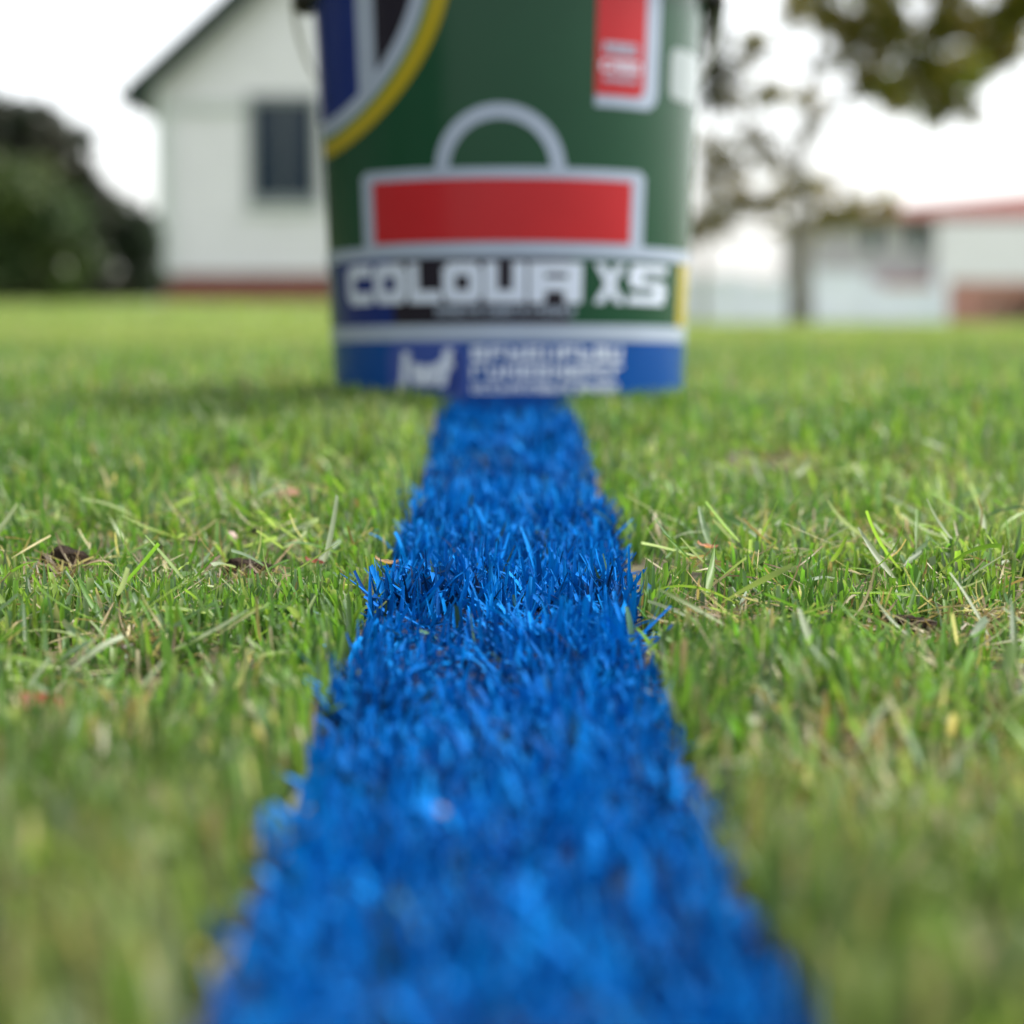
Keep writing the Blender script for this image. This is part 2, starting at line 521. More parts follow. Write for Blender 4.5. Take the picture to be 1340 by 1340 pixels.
# ------------------------------------------------------------------ blue painted grass
BLUE = np.array([(.0005, .076, .295), (.0005, .108, .385), (.001, .158, .47), (.0005, .043, .17), (.0005, .132, .43), (.001, .015, .055)])
def blue_zone(n, y0, y1, segs, fold):
    y = rng.uniform(y0, y1, n)
    u = rng.uniform(-1, 1, n)
    x = u * line_w(y) / 2 * (1 + .07 * (vnoise(y, np.sign(u) * 3, .02, 51) - .5) * 2) + line_x(y)
    k = (rng.random(n) < .6 + 1.6 * (vnoise(x, y, .016, 52) - .33)) & ((x - BX) ** 2 + (y - BY) ** 2 > (R0 + .002) ** 2)
    x, y = x[k], y[k]
    n = len(x)
    L = rng.uniform(.009, .023, n) * (.65 + .7 * vnoise(x, y, .04, 53))
    W = rng.uniform(.0011, .0030, n)
    lean = np.abs(rng.normal(.25, .5, n))
    bend = rng.normal(.3, .55, n)
    lie = rng.random(n) < .5
    lean[lie] = rng.uniform(.9, 1.5, lie.sum())
    L[lie] *= 1.35
    ki = np.clip((.56 + (vnoise(x, y, .014, 54) - .5) * .65 + (vnoise(x, y, .03, 55) - .5) * .2 + rng.normal(0, .2, n)) * 6, 0, 5.99).astype(int)
    c = BLUE[np.array([5, 3, 0, 1, 4, 2])[ki]] * rng.lognormal(0, .15, (n, 1))
    bare = rng.random(n) < .02                                   # blades the spray missed
    c[bare] = np.array([.03, .075, .05]) * rng.lognormal(0, .3, (bare.sum(), 1))
    tip = np.where(rng.random(n) < .55, rng.uniform(.4, .9, n), rng.uniform(.05, .2, n))
    az = rng.uniform(0, 6.283, n) + .8 * np.sin(6.28 * vnoise(x, y, .03, 56))
    near_edge = (np.abs(x - line_x(y)) > LINE_W / 2 - .012) & (np.cos(az) * (x - line_x(y)) > 0) & (rng.random(n) < .85)
    az[near_edge] = np.pi - az[near_edge]                           # the jet of paint combed the edge inwards
    return blades(x, y, L, W, az, lean, bend, rng.normal(0, .7, n), c, np.clip(c * rng.uniform(.9, 1.15, (n, 1)), 0, .85), tip, segs, fold, foot=(.0005, .03, .12))

bparts = [blue_zone(9500, .315, .68, 4, False), blue_zone(12500, .66, 1.12, 6, True), blue_zone(11500, 1.1, LINE_END, 4, False)]
# a few long stray blades that lean out of the line
stray = [(595, 705, .026, .0016, 0.1, 1.05, -.1, 3), (505, 772, .026, .0022, 2.6, .95, .2, 1), (484, 790, .020, .0017, 1.6, .2, .1, 1),
         (735, 668, .030, .0020, 2.55, 1.2, .1, 2), (838, 655, .020, .0014, 1.5, .1, .1, 1), (610, 730, .028, .0014, 2.2, .6, .8, 5),
         (790, 700, .022, .0018, .5, .7, .3, 1), (560, 640, .02, .002, 2.5, .8, .2, 1), (700, 720, .022, .0022, 2.1, .5, .3, 2)]
sx, sy, sL, sW, sa_, sl_, sb, sc_ = [], [], [], [], [], [], [], []
for px, py, L, W, a, le, be, ci in stray:
    d = at(px, py, 1.0) - EYE
    yy = .5
    while EYE.z + d.z * yy > gz(d.x * yy, yy) + .012 and yy < 2: yy += .004
    sx.append(d.x * yy); sy.append(yy); sL.append(L); sW.append(W); sa_.append(a); sl_.append(le); sb.append(be); sc_.append(BLUE[ci])
A = np.array
bparts.append(blades(A(sx), A(sy), A(sL), A(sW), A(sa_), A(sl_), A(sb), A([.4] * len(sx)), A(sc_), A(sc_) * 1.1, A([.4] * len(sx)), 7, True, sink=-.004, foot=(.0005, .03, .12)))
v, q, c = join(bparts)
# paint reaches the foot of every blade too
bo = link('painted_grass', np_mesh('painted_grass', v, q, c), M['paint_grass'])
tag(bo, 'matted bright blue spray painted grass forming the straight line', 'painted grass', kind='stuff')

# ------------------------------------------------------------------ paint bucket
M['bucket'] = plain('white_bucket_plastic', (.72, .73, .74), .35, .5, .03, 20)
M['black_plastic'] = plain('black_plastic', (.012, .012, .014), .35, .5)
M['steel'] = plain('galvanised_wire', (.55, .56, .56), .35, .5, metal=.9)
def print_mat(n, c): return plain(n, c, .25, .17, .03, 30, coat=.05)
M['p_green'] = print_mat('label_green', (.008, .050, .023))
M['p_blue'] = print_mat('label_blue', (.002, .050, .22))
M['p_navy'] = print_mat('label_navy', (.004, .018, .13))
M['p_lightblue'] = print_mat('label_light_blue', (.035, .065, .25))
M['p_black'] = print_mat('label_black', (.013, .011, .018))
M['p_grey'] = print_mat('label_silver', (.29, .34, .42))
M['p_white'] = print_mat('label_white', (.50, .55, .64))
M['p_red'] = print_mat('label_red', (.38, .016, .020))
M['p_yellow'] = print_mat('label_yellow', (.33, .26, .012))
M['p_pale_glare'] = print_mat('label_pale_glare', (.24, .28, .28))
M['p_edge'] = print_mat('label_edge_green', (.07, .16, .05))

TILT = rad(-1.5)                   # it leans back a little on the uneven turf
BINV = (Matrix.Translation((BX, BY, BZ)) @ Matrix.Rotation(TILT, 4, 'X')).inverted()
bucket = empty('paint_bucket', (BX, BY, BZ))
bucket.rotation_euler.x = TILT
tag(bucket, 'green labelled white paint bucket with black rim standing at the end of the blue line', 'paint bucket')

def rad_at(z): return R0 + (R1 - R0) * z / BH

def lathe(name, prof, mat, parent, n=96):
    bm = bmesh.new()
    rings = []
    for r, z in prof:
        rings.append([bm.verts.new((r * math.sin(2 * math.pi * k / n), -r * math.cos(2 * math.pi * k / n), z)) for k in range(n)])
    for a, b_ in zip(rings, rings[1:]):
        for k in range(n):
            bm.faces.new((a[k], a[(k + 1) % n], b_[(k + 1) % n], b_[k]))
    bm.faces.new(rings[0]); bm.faces.new(rings[-1])
    o = bm_obj(name, bm, mat, parent, True)
    o.data.set_sharp_from_angle(angle=rad(35))
    return o

lathe('body', [(R0 - .004, 0), (R0 - .001, .0015), (R0, .004), (rad_at(BH - .03), BH - .03), (rad_at(BH), BH)], M['bucket'], bucket)
ZR = .3265                                                          # underside of the black rim skirt
rr = rad_at(ZR)
lathe('rim', [(rr + .0012, ZR + .010), (rr + .007, ZR + .010), (rr + .007, ZR + .0125), (rr + .003, ZR + .014), (rr + .003, ZR + .024), (rr + .008, ZR + .025),
              (rr + .008, ZR + .028), (rr + .003, ZR + .029), (rr + .003, BH - .012)], M['black_plastic'], bucket)
lathe('lid', [(R1 + .007, BH - .012), (R1 + .0085, BH - .008), (R1 + .0085, BH + .004), (R1 + .006, BH + .007), (R1 - .012, BH + .007), (R1 - .015, BH + .002), (.001, BH + .002)], M['black_plastic'], bucket)

def lug(sx):
    bm = bmesh.new()
    bmesh.ops.create_cone(bm, cap_ends=True, segments=24, radius1=.016, radius2=.013, depth=.014,
                          matrix=Matrix.Translation((sx * (rr + .010), 0, ZR + .016)) @ Matrix.Rotation(sx * math.pi / 2, 4, 'Y'))
    bmesh.ops.bevel(bm, geom=[e for e in bm.edges], offset=.0015, segments=2, affect='EDGES')
    return bm_obj('handle_lug', bm, M['black_plastic'], bucket, True)
lug(-1); lug(1)
# the wire bail hangs down behind the bucket
bm = bmesh.new()
pts = []
for k in range(41):
    a = math.pi * k / 40
    hx = (rr + .019) * math.cos(a)
    drop = math.sin(a) ** .8
    pts.append((hx, .185 * drop, ZR + .016 - .12 * drop))
tube_bm(bm, pts, .0019, 10)
bm_obj('bail_handle', bm, M['steel'], bucket, True)

# --- printed label: every shape is laid on the cone, in angle and height
def lab(px, py):
    """angle and height on the cone of a point of the label as the photograph shows it"""
    d = at(px, py, 1.0) - EYE
    tt = BY - .165
    for _ in range(40):
        p = BINV @ (EYE + d * tt)
        z = p.z
        r = rad_at(z)
        f = math.hypot(p.x, p.y) - r
        if f < 2e-5: break
        tt += max(f * .5, 1e-5)
        if tt > BY + .02: break
    return math.atan2(p.x, -p.y), p.z

class Decal:
    def __init__(s, layer):
        s.v, s.f, s.e = [], [], .0004 + .00035 * layer
    def P(s, a, z):
        r = rad_at(z) + s.e
        s.v.append((r * math.sin(a), -r * math.cos(a), z))
        return len(s.v) - 1
    def cols(s, a0, a1, lo, hi, n=None):
        """fill between two curves of height over an angle range"""
        n = n or max(2, int(abs(a1 - a0) / .035) + 1)
        prev = None
        for k in range(n + 1):
            a = a0 + (a1 - a0) * k / n
            cur = (s.P(a, lo(a)), s.P(a, hi(a)))
            if prev: s.f.append((prev[0], cur[0], cur[1], prev[1]))
            prev = cur
        s.e += .000012
        return s
    def rect(s, a0, a1, z0, z1):
        return s.cols(a0, a1, lambda a: z0, lambda a: z1)
    def strip(s, inner, outer):
        prev = None
        for i, o in zip(inner, outer):
            cur = (s.P(*i), s.P(*o))
            if prev: s.f.append((prev[0], prev[1], cur[1], cur[0]))
            prev = cur
        s.e += .000012
        return s
    def round_rect(s, a0, a1, z0, z1, r, corners='abcd'):
        """r in metres; corners a: bottom left, b: bottom right, c: top right, d: top left"""
        ra = r / rad_at((z0 + z1) / 2)
        def inset(d):
            d = min(max(d, 0), 1)
            return r * (1 - math.sqrt(max(0, 1 - (1 - d) ** 2)))
        def lo(a):
            l = inset((a - a0) / ra) if 'a' in corners else 0
            rr_ = inset((a1 - a) / ra) if 'b' in corners else 0
            return z0 + max(l, rr_)
        def hi(a):
            l = inset((a - a0) / ra) if 'd' in corners else 0
            rr_ = inset((a1 - a) / ra) if 'c' in corners else 0
            return z1 - max(l, rr_)
        return s.cols(a0, a1, lo, hi, 40)
    def make(s, name, mat):
        me = bpy.data.meshes.new(name)
        me.from_pydata(s.v, [], s.f)
        o = link(name, me, mat, bucket, True)
        bm = bmesh.new(); bm.from_mesh(me)
        bmesh.ops.recalc_face_normals(bm, faces=bm.faces)
        bm.to_mesh(me); bm.free()
        return o

zc = lambda py: lab(665, py)[1]
ac = lambda px, py: lab(px, py)[0]
ZB1, ZT1 = zc(336), zc(319)       # upper silver band
ZB2, ZT2 = zc(446), zc(424)       # lower silver band
AL, AR = -1.36, 1.9
Decal(0).rect(AL, AR, ZT1 - .004, ZR + .012).make('green_label', M['p_green'])
Decal(0).rect(-1.9, 1.9, .004, ZB2 + .004).make('blue_label', M['p_blue'])
am1, am2, am3, am4 = ac(515, 400), ac(746, 400), ac(887, 380), ac(897, 380)
Decal(0).rect(-1.9, am1, ZT2 - .004, ZB1 + .004).make('navy_strip', M['p_navy'])
Decal(0).rect(am1, am2, ZT2 - .004, ZB1 + .004).make('black_strip', M['p_black'])
Decal(0).rect(am2, am3, ZT2 - .004, ZB1 + .004).make('green_strip', M['p_green'])
Decal(0).rect(am3, am4 + .05, ZT2 - .004, ZB1 + .004).make('yellow_strip', M['p_yellow'])
Decal(1).rect(-1.9, 1.9, ZB1, ZT1).make('silver_band', M['p_grey'])
Decal(1).rect(-1.9, 1.9, ZB2, ZT2).make('silver_band', M['p_grey'])

# red block with silver outline and the silver handle over it
a0, a1 = ac(475, 262), ac(842, 262)
z0, z1 = ZT1, zc(218.5)
Decal(1).round_rect(a0, a1, z0, z1, .004, 'cd').make('block_outline', M['p_grey'])
Decal(2).rect(ac(490, 270), ac(825, 270), zc(316), zc(233)).make('red_block', M['p_red'])
ca, cz = ac(654, 223), zc(223)
ro = 86 / F * 1.6; ri = 66 / F * 1.6
rl = rad_at(cz)
arc = [math.pi * k / 48 for k in range(49)]
inn = [(ca + ri * math.cos(t_) / rl, cz + ri * math.sin(t_)) for t_ in arc]
out = [(ca + ro * math.cos(t_) / rl, cz + ro * math.sin(t_)) for t_ in arc]
lowz = zc(217)
d = Decal(1).strip([(inn[0][0], lowz)] + inn + [(inn[-1][0], lowz)], [(out[0][0], lowz)] + out + [(out[-1][0], lowz)])
d.make('block_handle', M['p_grey'])

# round emblem on the left, cut by the side of the bucket
ypts = [(573, 3), (559, 50), (532, 93), (496, 142), (460, 177)]
lp = np.array([(lab(*p)[0] * rad_at(.25), lab(*p)[1]) for p in ypts])
Am = np.c_[2 * lp, np.ones(len(lp))]
sol = np.linalg.lstsq(Am, (lp ** 2).sum(1), rcond=None)[0]
ex, ez = sol[0], sol[1]
er = math.sqrt(sol[2] + ex * ex + ez * ez)
def ring(r_in, r_out, name, mat, layer):
    ts = [(-95 + 125 * k / 60) * math.pi / 180 for k in range(61)]
    ii, oo = [], []
    for t_ in ts:
        p_ = (ex + r_in * math.cos(t_), ez + r_in * math.sin(t_)); o_ = (ex + r_out * math.cos(t_), ez + r_out * math.sin(t_))
        if max(p_[1], o_[1]) > ZR + .009: continue
        ii.append((p_[0] / rad_at(.25), p_[1])); oo.append((o_[0] / rad_at(.25), o_[1]))
    Decal(layer).strip(ii, oo).make(name, mat)
wy = .0125
ring(er - wy / 2, er + wy / 2, 'emblem_yellow_ring', M['p_yellow'], 2)
ring(er - wy / 2 - .004, er - wy / 2, 'emblem_green_ring', M['p_edge'], 1)
ring(er - wy / 2 - .016, er - wy / 2 - .004, 'emblem_silver_ring', M['p_grey'], 2)
rin = er - wy / 2 - .012
def disc_lo(a):
    u = a * rad_at(.25) - ex
    return ez - math.sqrt(max(rin * rin - u * u, 0))
ab0, ab1, ab2 = ac(468, 60), ac(491, 60), (ex + rin * .985) / rad_at(.25)
Decal(1).cols(-1.75, ab0, disc_lo, lambda a: ZR + .009, 30).make('emblem_blue_field', M['p_navy'])
Decal(1).cols(ab0, ab1, disc_lo, lambda a: ZR + .009, 12).make('emblem_silver_bar', M['p_grey'])
Decal(1).cols(ab1, ab2, disc_lo, lambda a: max(ZR + .009, disc_lo(a)), 24).make('emblem_black_field', M['p_black'])

# red panel on the right with rounded lower corner
a0, a1, a2 = ac(779, 90), ac(843, 90), ac(861, 90)
Decal(1).round_rect(a0, a2, lab(800, 140)[1], ZR + .009, .014, 'b').make('panel_outline', M['p_grey'])
Decal(2).round_rect(a0, a1, lab(800, 125)[1], ZR + .009, .008, 'b').make('red_panel', M['p_red'])
aw0, aw1 = ac(876, 95), 1.5
Decal(1).round_rect(aw0, aw1, lab(880, 130)[1], lab(880, 62)[1], .008).make('print_glare_patch', M['p_pale_glare'])  # pale print on the label, with side glare painted into its colour

# lettering
def glyph_rects(ch):
    """strokes of a wide squared letter on a 0..1 box; each (x0,z0,x1,z1), or a diagonal ('d',x0,z0,x1,z1)"""
    w_, h_ = .32, .31
    g = {'C': [(0, .13, w_, .87), (.12, 0, w_, .13), (.12, .87, w_, 1), (w_, 0, 1, h_), (w_, 1 - h_, 1, 1)],
         'O': [(0, .13, w_, .87), (1 - w_, .13, 1, .87), (.10, 0, .90, .13), (.10, .87, .90, 1), (w_, .13, 1 - w_, h_), (w_, 1 - h_, 1 - w_, .87)],
         'L': [(0, 0, w_, 1), (w_, 0, 1, h_)],
         'U': [(0, 0, w_, 1), (1 - w_, 0, 1, 1), (w_, 0, 1 - w_, h_)],
         'R': [(0, 0, .3, 1), (.3, .74, 1, 1), (.72, .52, 1, .74), (.3, .30, 1, .60), (.66, 0, 1, .30)],
         'X': [('d', 0, 0, 1, 1), ('d', 0, 1, 1, 0)],
         'S': [(.06, .78, 1, 1), (0, .58, .34, .78), (.06, .40, .94, .58), (.66, .22, 1, .40), (0, 0, .94, .22)]}
    return g[ch]
def letter(dec, ch, a0, a1, z0, z1):
    for r_ in glyph_rects(ch):
        if r_[0] == 'd':
            _, x0_, b0_, x1_, b1_ = r_
            sw = .30
            n = 10
            i_, o_ = [], []
            for k in range(n + 1):
                u = k / n
                xx = (x0_ + (x1_ - x0_) * u) * (1 - sw) ; zz = b0_ + (b1_ - b0_) * u
                i_.append((a0 + (a1 - a0) * xx, z0 + (z1 - z0) * zz)); o_.append((a0 + (a1 - a0) * (xx + sw), z0 + (z1 - z0) * zz))
            dec.strip(i_, o_)
        else:
            dec.cols(a0 + (a1 - a0) * r_[0], a0 + (a1 - a0) * r_[2], lambda a, z=z0 + (z1 - z0) * r_[1]: z, lambda a, z=z0 + (z1 - z0) * r_[3]: z)
zl0, zl1 = zc(396), zc(343)
for ch, p0, p1 in (('C', 457, 488), ('O', 491, 533), ('L', 536, 577), ('O', 580, 631), ('U', 634, 688), ('R', 692, 761), ('X', 777, 817), ('S', 821, 870)):
    dec = Decal(2)
    letter(dec, ch, ac(p0, 370), ac(p1, 370), zl0, zl1)
    dec.make('letter', M['p_white'])
def small_text(name, px0, px1, py0, py1, n, mat, layer, seed, fill=.85):
    """a row of lettering too small to read in the photograph: letter-like strokes"""
    r_ = random.Random(seed)
    A0, A1 = ac(px0, (py0 + py1) / 2), ac(px1, (py0 + py1) / 2)
    z1_, z0_ = zc(py0), zc(py1)
    dec = Decal(layer)
    step = (A1 - A0) / n
    for i in range(n):
        s0, s1 = A0 + step * i, A0 + step * (i + fill)
        sw = (s1 - s0) * .3; sh = (z1_ - z0_) * .24
        dec.rect(s0, s0 + sw, z0_, z1_)
        for k_, (b0_, b1_) in enumerate(((z1_ - sh, z1_), (z0_ + (z1_ - z0_) * .4, z0_ + (z1_ - z0_) * .4 + sh), (z0_, z0_ + sh))):
            if r_.random() < .65: dec.rect(s0 + sw, s1, b0_, b1_)
        if r_.random() < .55: dec.rect(s1 - sw, s1, z0_, z1_)
    dec.make(name, mat)
small_text('small_print', 571, 752, 402, 412, 22, M['p_grey'], 2, 3)
small_text('small_print', 617, 815, 453, 472, 9, M['p_white'], 2, 4)
small_text('small_print', 617, 815, 477, 496, 10, M['p_white'], 2, 5)
small_text('small_print', 617, 808, 502, 514, 16, M['p_white'], 2, 6)
small_text('small_print', 789, 834, 50, 66, 4, M['p_grey'], 3, 7)
small_text('small_print', 786, 838, 74, 88, 4, M['p_white'], 3, 8)
small_text('small_print', 790, 834, 94, 102, 5, M['p_grey'], 3, 9)
# rounded badge with a white sign in it
Decal(1).round_rect(ac(508, 480), ac(613, 480), zc(530), zc(446), .012).make('badge', M['p_lightblue'])
dec = Decal(2)
dec.rect(ac(593, 480), ac(600, 480), zc(507), zc(462))
dec.rect(ac(556, 480), ac(593, 480), zc(507), zc(501))
dec.make('badge_shadow_line', M['p_navy'])
dec = Decal(3)
for p0, q0, p1, q1, sw in ((533, 460, 529, 512, 10), (544, 476, 549, 504, 12), (549, 504, 557, 478, 11), (557, 478, 563, 504, 11), (563, 504, 572, 476, 12), (588, 456, 578, 506, 12)):
    i_, o_ = [], []
    for k in range(7):
        u = k / 6
        px, py = p0 + (p1 - p0) * u, q0 + (q1 - q0) * u
        i_.append((ac(px - sw / 2, py), zc(py))); o_.append((ac(px + sw / 2, py), zc(py)))
    dec.strip(i_, o_)
dec.rect(ac(574, 476), ac(594, 476), zc(482), zc(472))
dec.make('badge_letters', M['p_white'])

# ------------------------------------------------------------------ small things lying in the lawn
def on_lawn(px, py, up=.006):
    d = at(px, py, 1.0) - EYE
    yy = .3
    while EYE.z + d.z * yy > gz(d.x * yy, yy) + up and yy < 3: yy += .002
    return Vector((d.x * yy, yy, gz(d.x * yy, yy) + up))
def lump(name, loc, sx, sy, sz, mat, seed, rough=.35, sub=3, freq=1.6):
    bm = bmesh.new()
    bmesh.ops.create_icosphere(bm, subdivisions=sub, radius=1)
    for v_ in bm.verts:
        n_ = noise.noise(v_.co * freq + Vector((seed * 7.1, seed, 0))) + .5 * noise.noise(v_.co * freq * 2.7 + Vector((seed, 0, 3)))
        v_.co *= 1 + rough * n_
        v_.co = Vector((v_.co.x * sx, v_.co.y * sy, v_.co.z * sz))
    o = bm_obj(name, bm, mat, None, True)
    o.location = loc
    return o
M['soil'] = plain('dark_soil', (.035, .022, .013), .95, .2, .5, 260, 1, 500)
M['pebble'] = plain('pinkish_pebble', (.30, .22, .19), .7, .3, .2, 300, .3, 400)
tag(lump('soil_clod', on_lawn(86, 738), .010, .008, .0065, M['soil'], 1, .5), 'dark crumbly soil clod in the grass at the far left', 'soil clod', 'soil clods in the grass')
tag(lump('soil_clod', on_lawn(322, 752), .011, .008, .0062, M['soil'], 2, .5), 'dark soil clod in the grass just in front of the pinkish pebble', 'soil clod', 'soil clods in the grass')
tag(lump('soil_clod', on_lawn(1195, 822), .010, .008, .004, M['soil'], 3, .5), 'flat brown soil clod in the grass on the right', 'soil clod', 'soil clods in the grass')
tag(lump('pebble', on_lawn(300, 706, .010), .0040, .0036, .0038, M['pebble'], 4, .12), 'small round pinkish grey pebble among the grass left of the line', 'pebble')
def curled_leaf(name, loc, L, W, col, rz, tilt, curl=1.2):
    n, k = 10, 5
    vs, cs = [], []
    for i in range(n + 1):
        u = i / n
        hw = W * math.sin(math.pi * (.08 + .88 * u)) ** .7 * .5
        ang = curl * (u - .5)
        cx, cz_ = L * math.sin(ang) / max(curl, .01), L * (1 - math.cos(ang)) / max(curl, .01)
        for j in range(k):
            s_ = (j / (k - 1) - .5) * 2
            vs.append((cx, hw * s_, cz_ + abs(s_) * hw * .35 + .0006 * math.sin(9 * u + 3 * s_)))
    q_ = np.array([(i * k + j, i * k + j + 1, (i + 1) * k + j + 1, (i + 1) * k + j) for i in range(n) for j in range(k - 1)])
    o = link(name, np_mesh(name, np.array(vs), q_, np.tile(np.array(col), (len(vs), 1)) * rng.uniform(.8, 1.2, (len(vs), 1))), M['leaf'])
    o.location = loc
    o.rotation_euler = (tilt, .2, rz)
    return o
tag(curled_leaf('dry_leaf', on_lawn(412, 736, .012), .010, .0028, (.30, .07, .05), .3, .5), 'thin red curled leaf in the grass close to the left edge of the line', 'leaf', 'dry leaves on the grass')
tag(curled_leaf('dry_leaf', on_lawn(58, 925, .016), .016, .008, (.34, .07, .06), .1, .6), 'blurred reddish leaf lying in the grass at the left edge', 'leaf', 'dry leaves on the grass')
tag(curled_leaf('dry_leaf', on_lawn(375, 645, .014), .018, .008, (.32, .17, .11), .5, .5), 'pale brown leaf lying in the grass behind the pinkish pebble', 'leaf', 'dry leaves on the grass')
tag(curled_leaf('dry_leaf', on_lawn(578, 1062, .018), .0035, .0022, (.26, .19, .16), 1.2, .4), 'tiny tan leaf scrap lying on the blue painted grass', 'leaf', 'dry leaves on the grass')
tag(curled_leaf('dry_leaf', on_lawn(505, 436 + 300, .014), .011, .0022, (.36, .22, .12), .3, .3), 'thin brown leaf scrap on the left edge of the blue line', 'leaf', 'dry leaves on the grass')
tag(curled_leaf('dry_leaf', on_lawn(925, 716, .016), .010, .0024, (.42, .20, .12), .2, .4), 'thin rusty leaf scrap in the grass to the right of the line', 'leaf', 'dry leaves on the grass')
tag(curled_leaf('petal', on_lawn(988, 945, .016), .005, .004, (.45, .45, .34), .4, .5), 'small pale petal on the blurred grass right of the line', 'petal')

# ------------------------------------------------------------------ white house behind on the left
M['board'] = plain('white_weatherboard', (.60, .59, .605), .55, .35, .04, 3)
M['trim'] = plain('white_trim', (.55, .58, .57), .5, .4)
M['brick'] = plain('red_brick', (.19, .075, .058), .85, .2, .25, 9, .4, 30)
M['barge'] = plain('dark_green_fascia', (.010, .022, .018), .6, .25)
M['roof'] = plain('grey_green_iron_roof', (.02, .032, .028), .6, .3, .15, 4)
M['glass'] = plain('dark_window_glass', (.010, .020, .036), .15, .2)
M['winframe'] = plain('grey_window_frame', (.16, .18, .18), .5, .4)
HY = 30.0
hl, hr = at(206, 300, HY).x, at(868, 300, HY).x
hz0 = gz(-3.5, HY) - .05
h_brick = at(300, 357, HY).z
h_eave = at(170, 132, HY).z
ridge_x = (hl + hr) / 2
slope = .89
house = empty('weatherboard_house', (ridge_x, HY, hz0))
tag(house, 'white weatherboard house with steep dark green gable and brick base behind the bucket', 'house')
def H(o):
    o.matrix_parent_inverse = Matrix.Translation((-ridge_x, -HY, -hz0))
    return o
DEPTH = 9.0
z_wall_top = h_eave + .25
ridge_z = h_eave + slope * (ridge_x - hl + .38)
bm = bmesh.new()
prism_bm(bm, [(hl, h_brick), (hr, h_brick), (hr, z_wall_top), (ridge_x, ridge_z - .15), (hl, z_wall_top)], HY + .03, HY + DEPTH)
H(bm_obj('wall', bm, M['board'], house))
H(box('brick_base', hl + .03, hr - .03, HY + .02, HY + DEPTH, hz0, h_brick, M['brick'], house))
wx0, wx1 = at(333, 200, HY).x, at(410, 200, HY).x
wz1, wz0 = at(370, 133, HY).z, at(370, 262, HY).z
# lapped boards, each a piece; those beside the window stop at its frame
zb = h_brick
pitch_b = .165
while zb < ridge_z - .35:
    zt = min(zb + pitch_b, ridge_z)
    if zb < z_wall_top: xa, xb_ = hl, hr
    else:
        k_ = (zb + pitch_b - z_wall_top) / (ridge_z - .15 - z_wall_top)
        xa, xb_ = hl + (ridge_x - hl) * k_ + .02, hr - (hr - ridge_x) * k_ - .02
    spans = [(xa, xb_)]
    if zt > wz0 - .1 and zb < wz1 + .1: spans = [(xa, wx0 - .1), (wx1 + .1, xb_)]
    for s0, s1 in spans:
        if s1 - s0 < .15: continue
        bm = bmesh.new()
        vs = [bm.verts.new((x_, y_, z_)) for x_ in (s0, s1) for (y_, z_) in ((HY - .012, zb), (HY + .028, zb), (HY + .028, zt + .01), (HY + .012, zt + .01))]
        for f_ in ((0, 1, 2, 3), (7, 6, 5, 4), (0, 3, 7, 4), (1, 5, 6, 2), (0, 4, 5, 1), (3, 2, 6, 7)): bm.faces.new([vs[i] for i in f_])
        H(bm_obj('weatherboard', bm, M['board'], house))
    zb += pitch_b
H(box('corner_board', hl - .02, hl + .10, HY - .035, HY - .014, h_brick, z_wall_top, M['trim'], house))
H(box('corner_board', hr - .10, hr + .02, HY - .035, HY - .014, h_brick, z_wall_top, M['trim'], house))
M['band'] = plain('pale_grey_band', (.42, .45, .43), .6, .3)
H(box('gable_band', hl + .1, wx0 - .12, HY - .05, HY - .014, at(300, 146, HY).z, at(300, 134, HY).z, M['band'], house))
win = H(box('window', wx0 - .1, wx1 + .1, HY - .03, HY + .029, wz0 - .1, wz0 - .02, M['winframe'], house))
def W(o):
    return o
def wbox(name, x0, x1, y0, y1, z0, z1, m):
    o = box(name, x0, x1, y0, y1, z0, z1, m, win)
    return o
for (x0, x1, z0, z1) in ((wx0 - .1, wx0, wz0 - .02, wz1 + .1), (wx1, wx1 + .1, wz0 - .02, wz1 + .1), (wx0, wx1, wz1, wz1 + .1), (wx0, wx1, wz0 - .02, wz0 + .04), ((wx0 + wx1) / 2 - .02, (wx0 + wx1) / 2 + .02, wz0 + .04, wz1)):
    wbox('frame', x0, x1, HY - .03, HY + .029, z0, z1, M['winframe'])
for (x0, x1) in ((wx0, (wx0 + wx1) / 2 - .02), ((wx0 + wx1) / 2 + .02, wx1)):
    wbox('pane', x0, x1, HY + .005, HY + .012, wz0 + .04, wz1, M['glass'])
H(box('window_sill', wx0 - .14, wx1 + .14, HY - .09, HY + .02, wz0 - .15, wz0 - .102, M['trim'], house))
th = .16
H(box('downpipe', hl + .14, hl + .22, HY - .09, HY - .015, h_brick - .1, h_eave - .05, M['trim'], house))
for sgn, ex_ in ((-1, hl - .38), (1, hr + .38)):
    zt_ = ridge_z + .02
    bm = bmesh.new()
    prism_bm(bm, [(ex_, h_eave), (ridge_x, zt_), (ridge_x, zt_ + th), (ex_, h_eave + th)], HY - .32, HY + DEPTH + .3)
    H(bm_obj('roof', bm, M['roof'], house))
    bm = bmesh.new()
    prism_bm(bm, [(ex_, h_eave - .20), (ridge_x, zt_ - .26), (ridge_x, zt_ + th + .02), (ex_, h_eave + th + .02)], HY - .36, HY - .325)
    H(bm_obj('bargeboard', bm, M['barge'], house))
    bm = bmesh.new()
    box_bm(bm, min(ex_, ex_ + sgn * .12), max(ex_, ex_ + sgn * .12), HY - .34, HY + DEPTH + .3, h_eave - .02, h_eave + .11)
    H(bm_obj('gutter', bm, M['barge'], house))

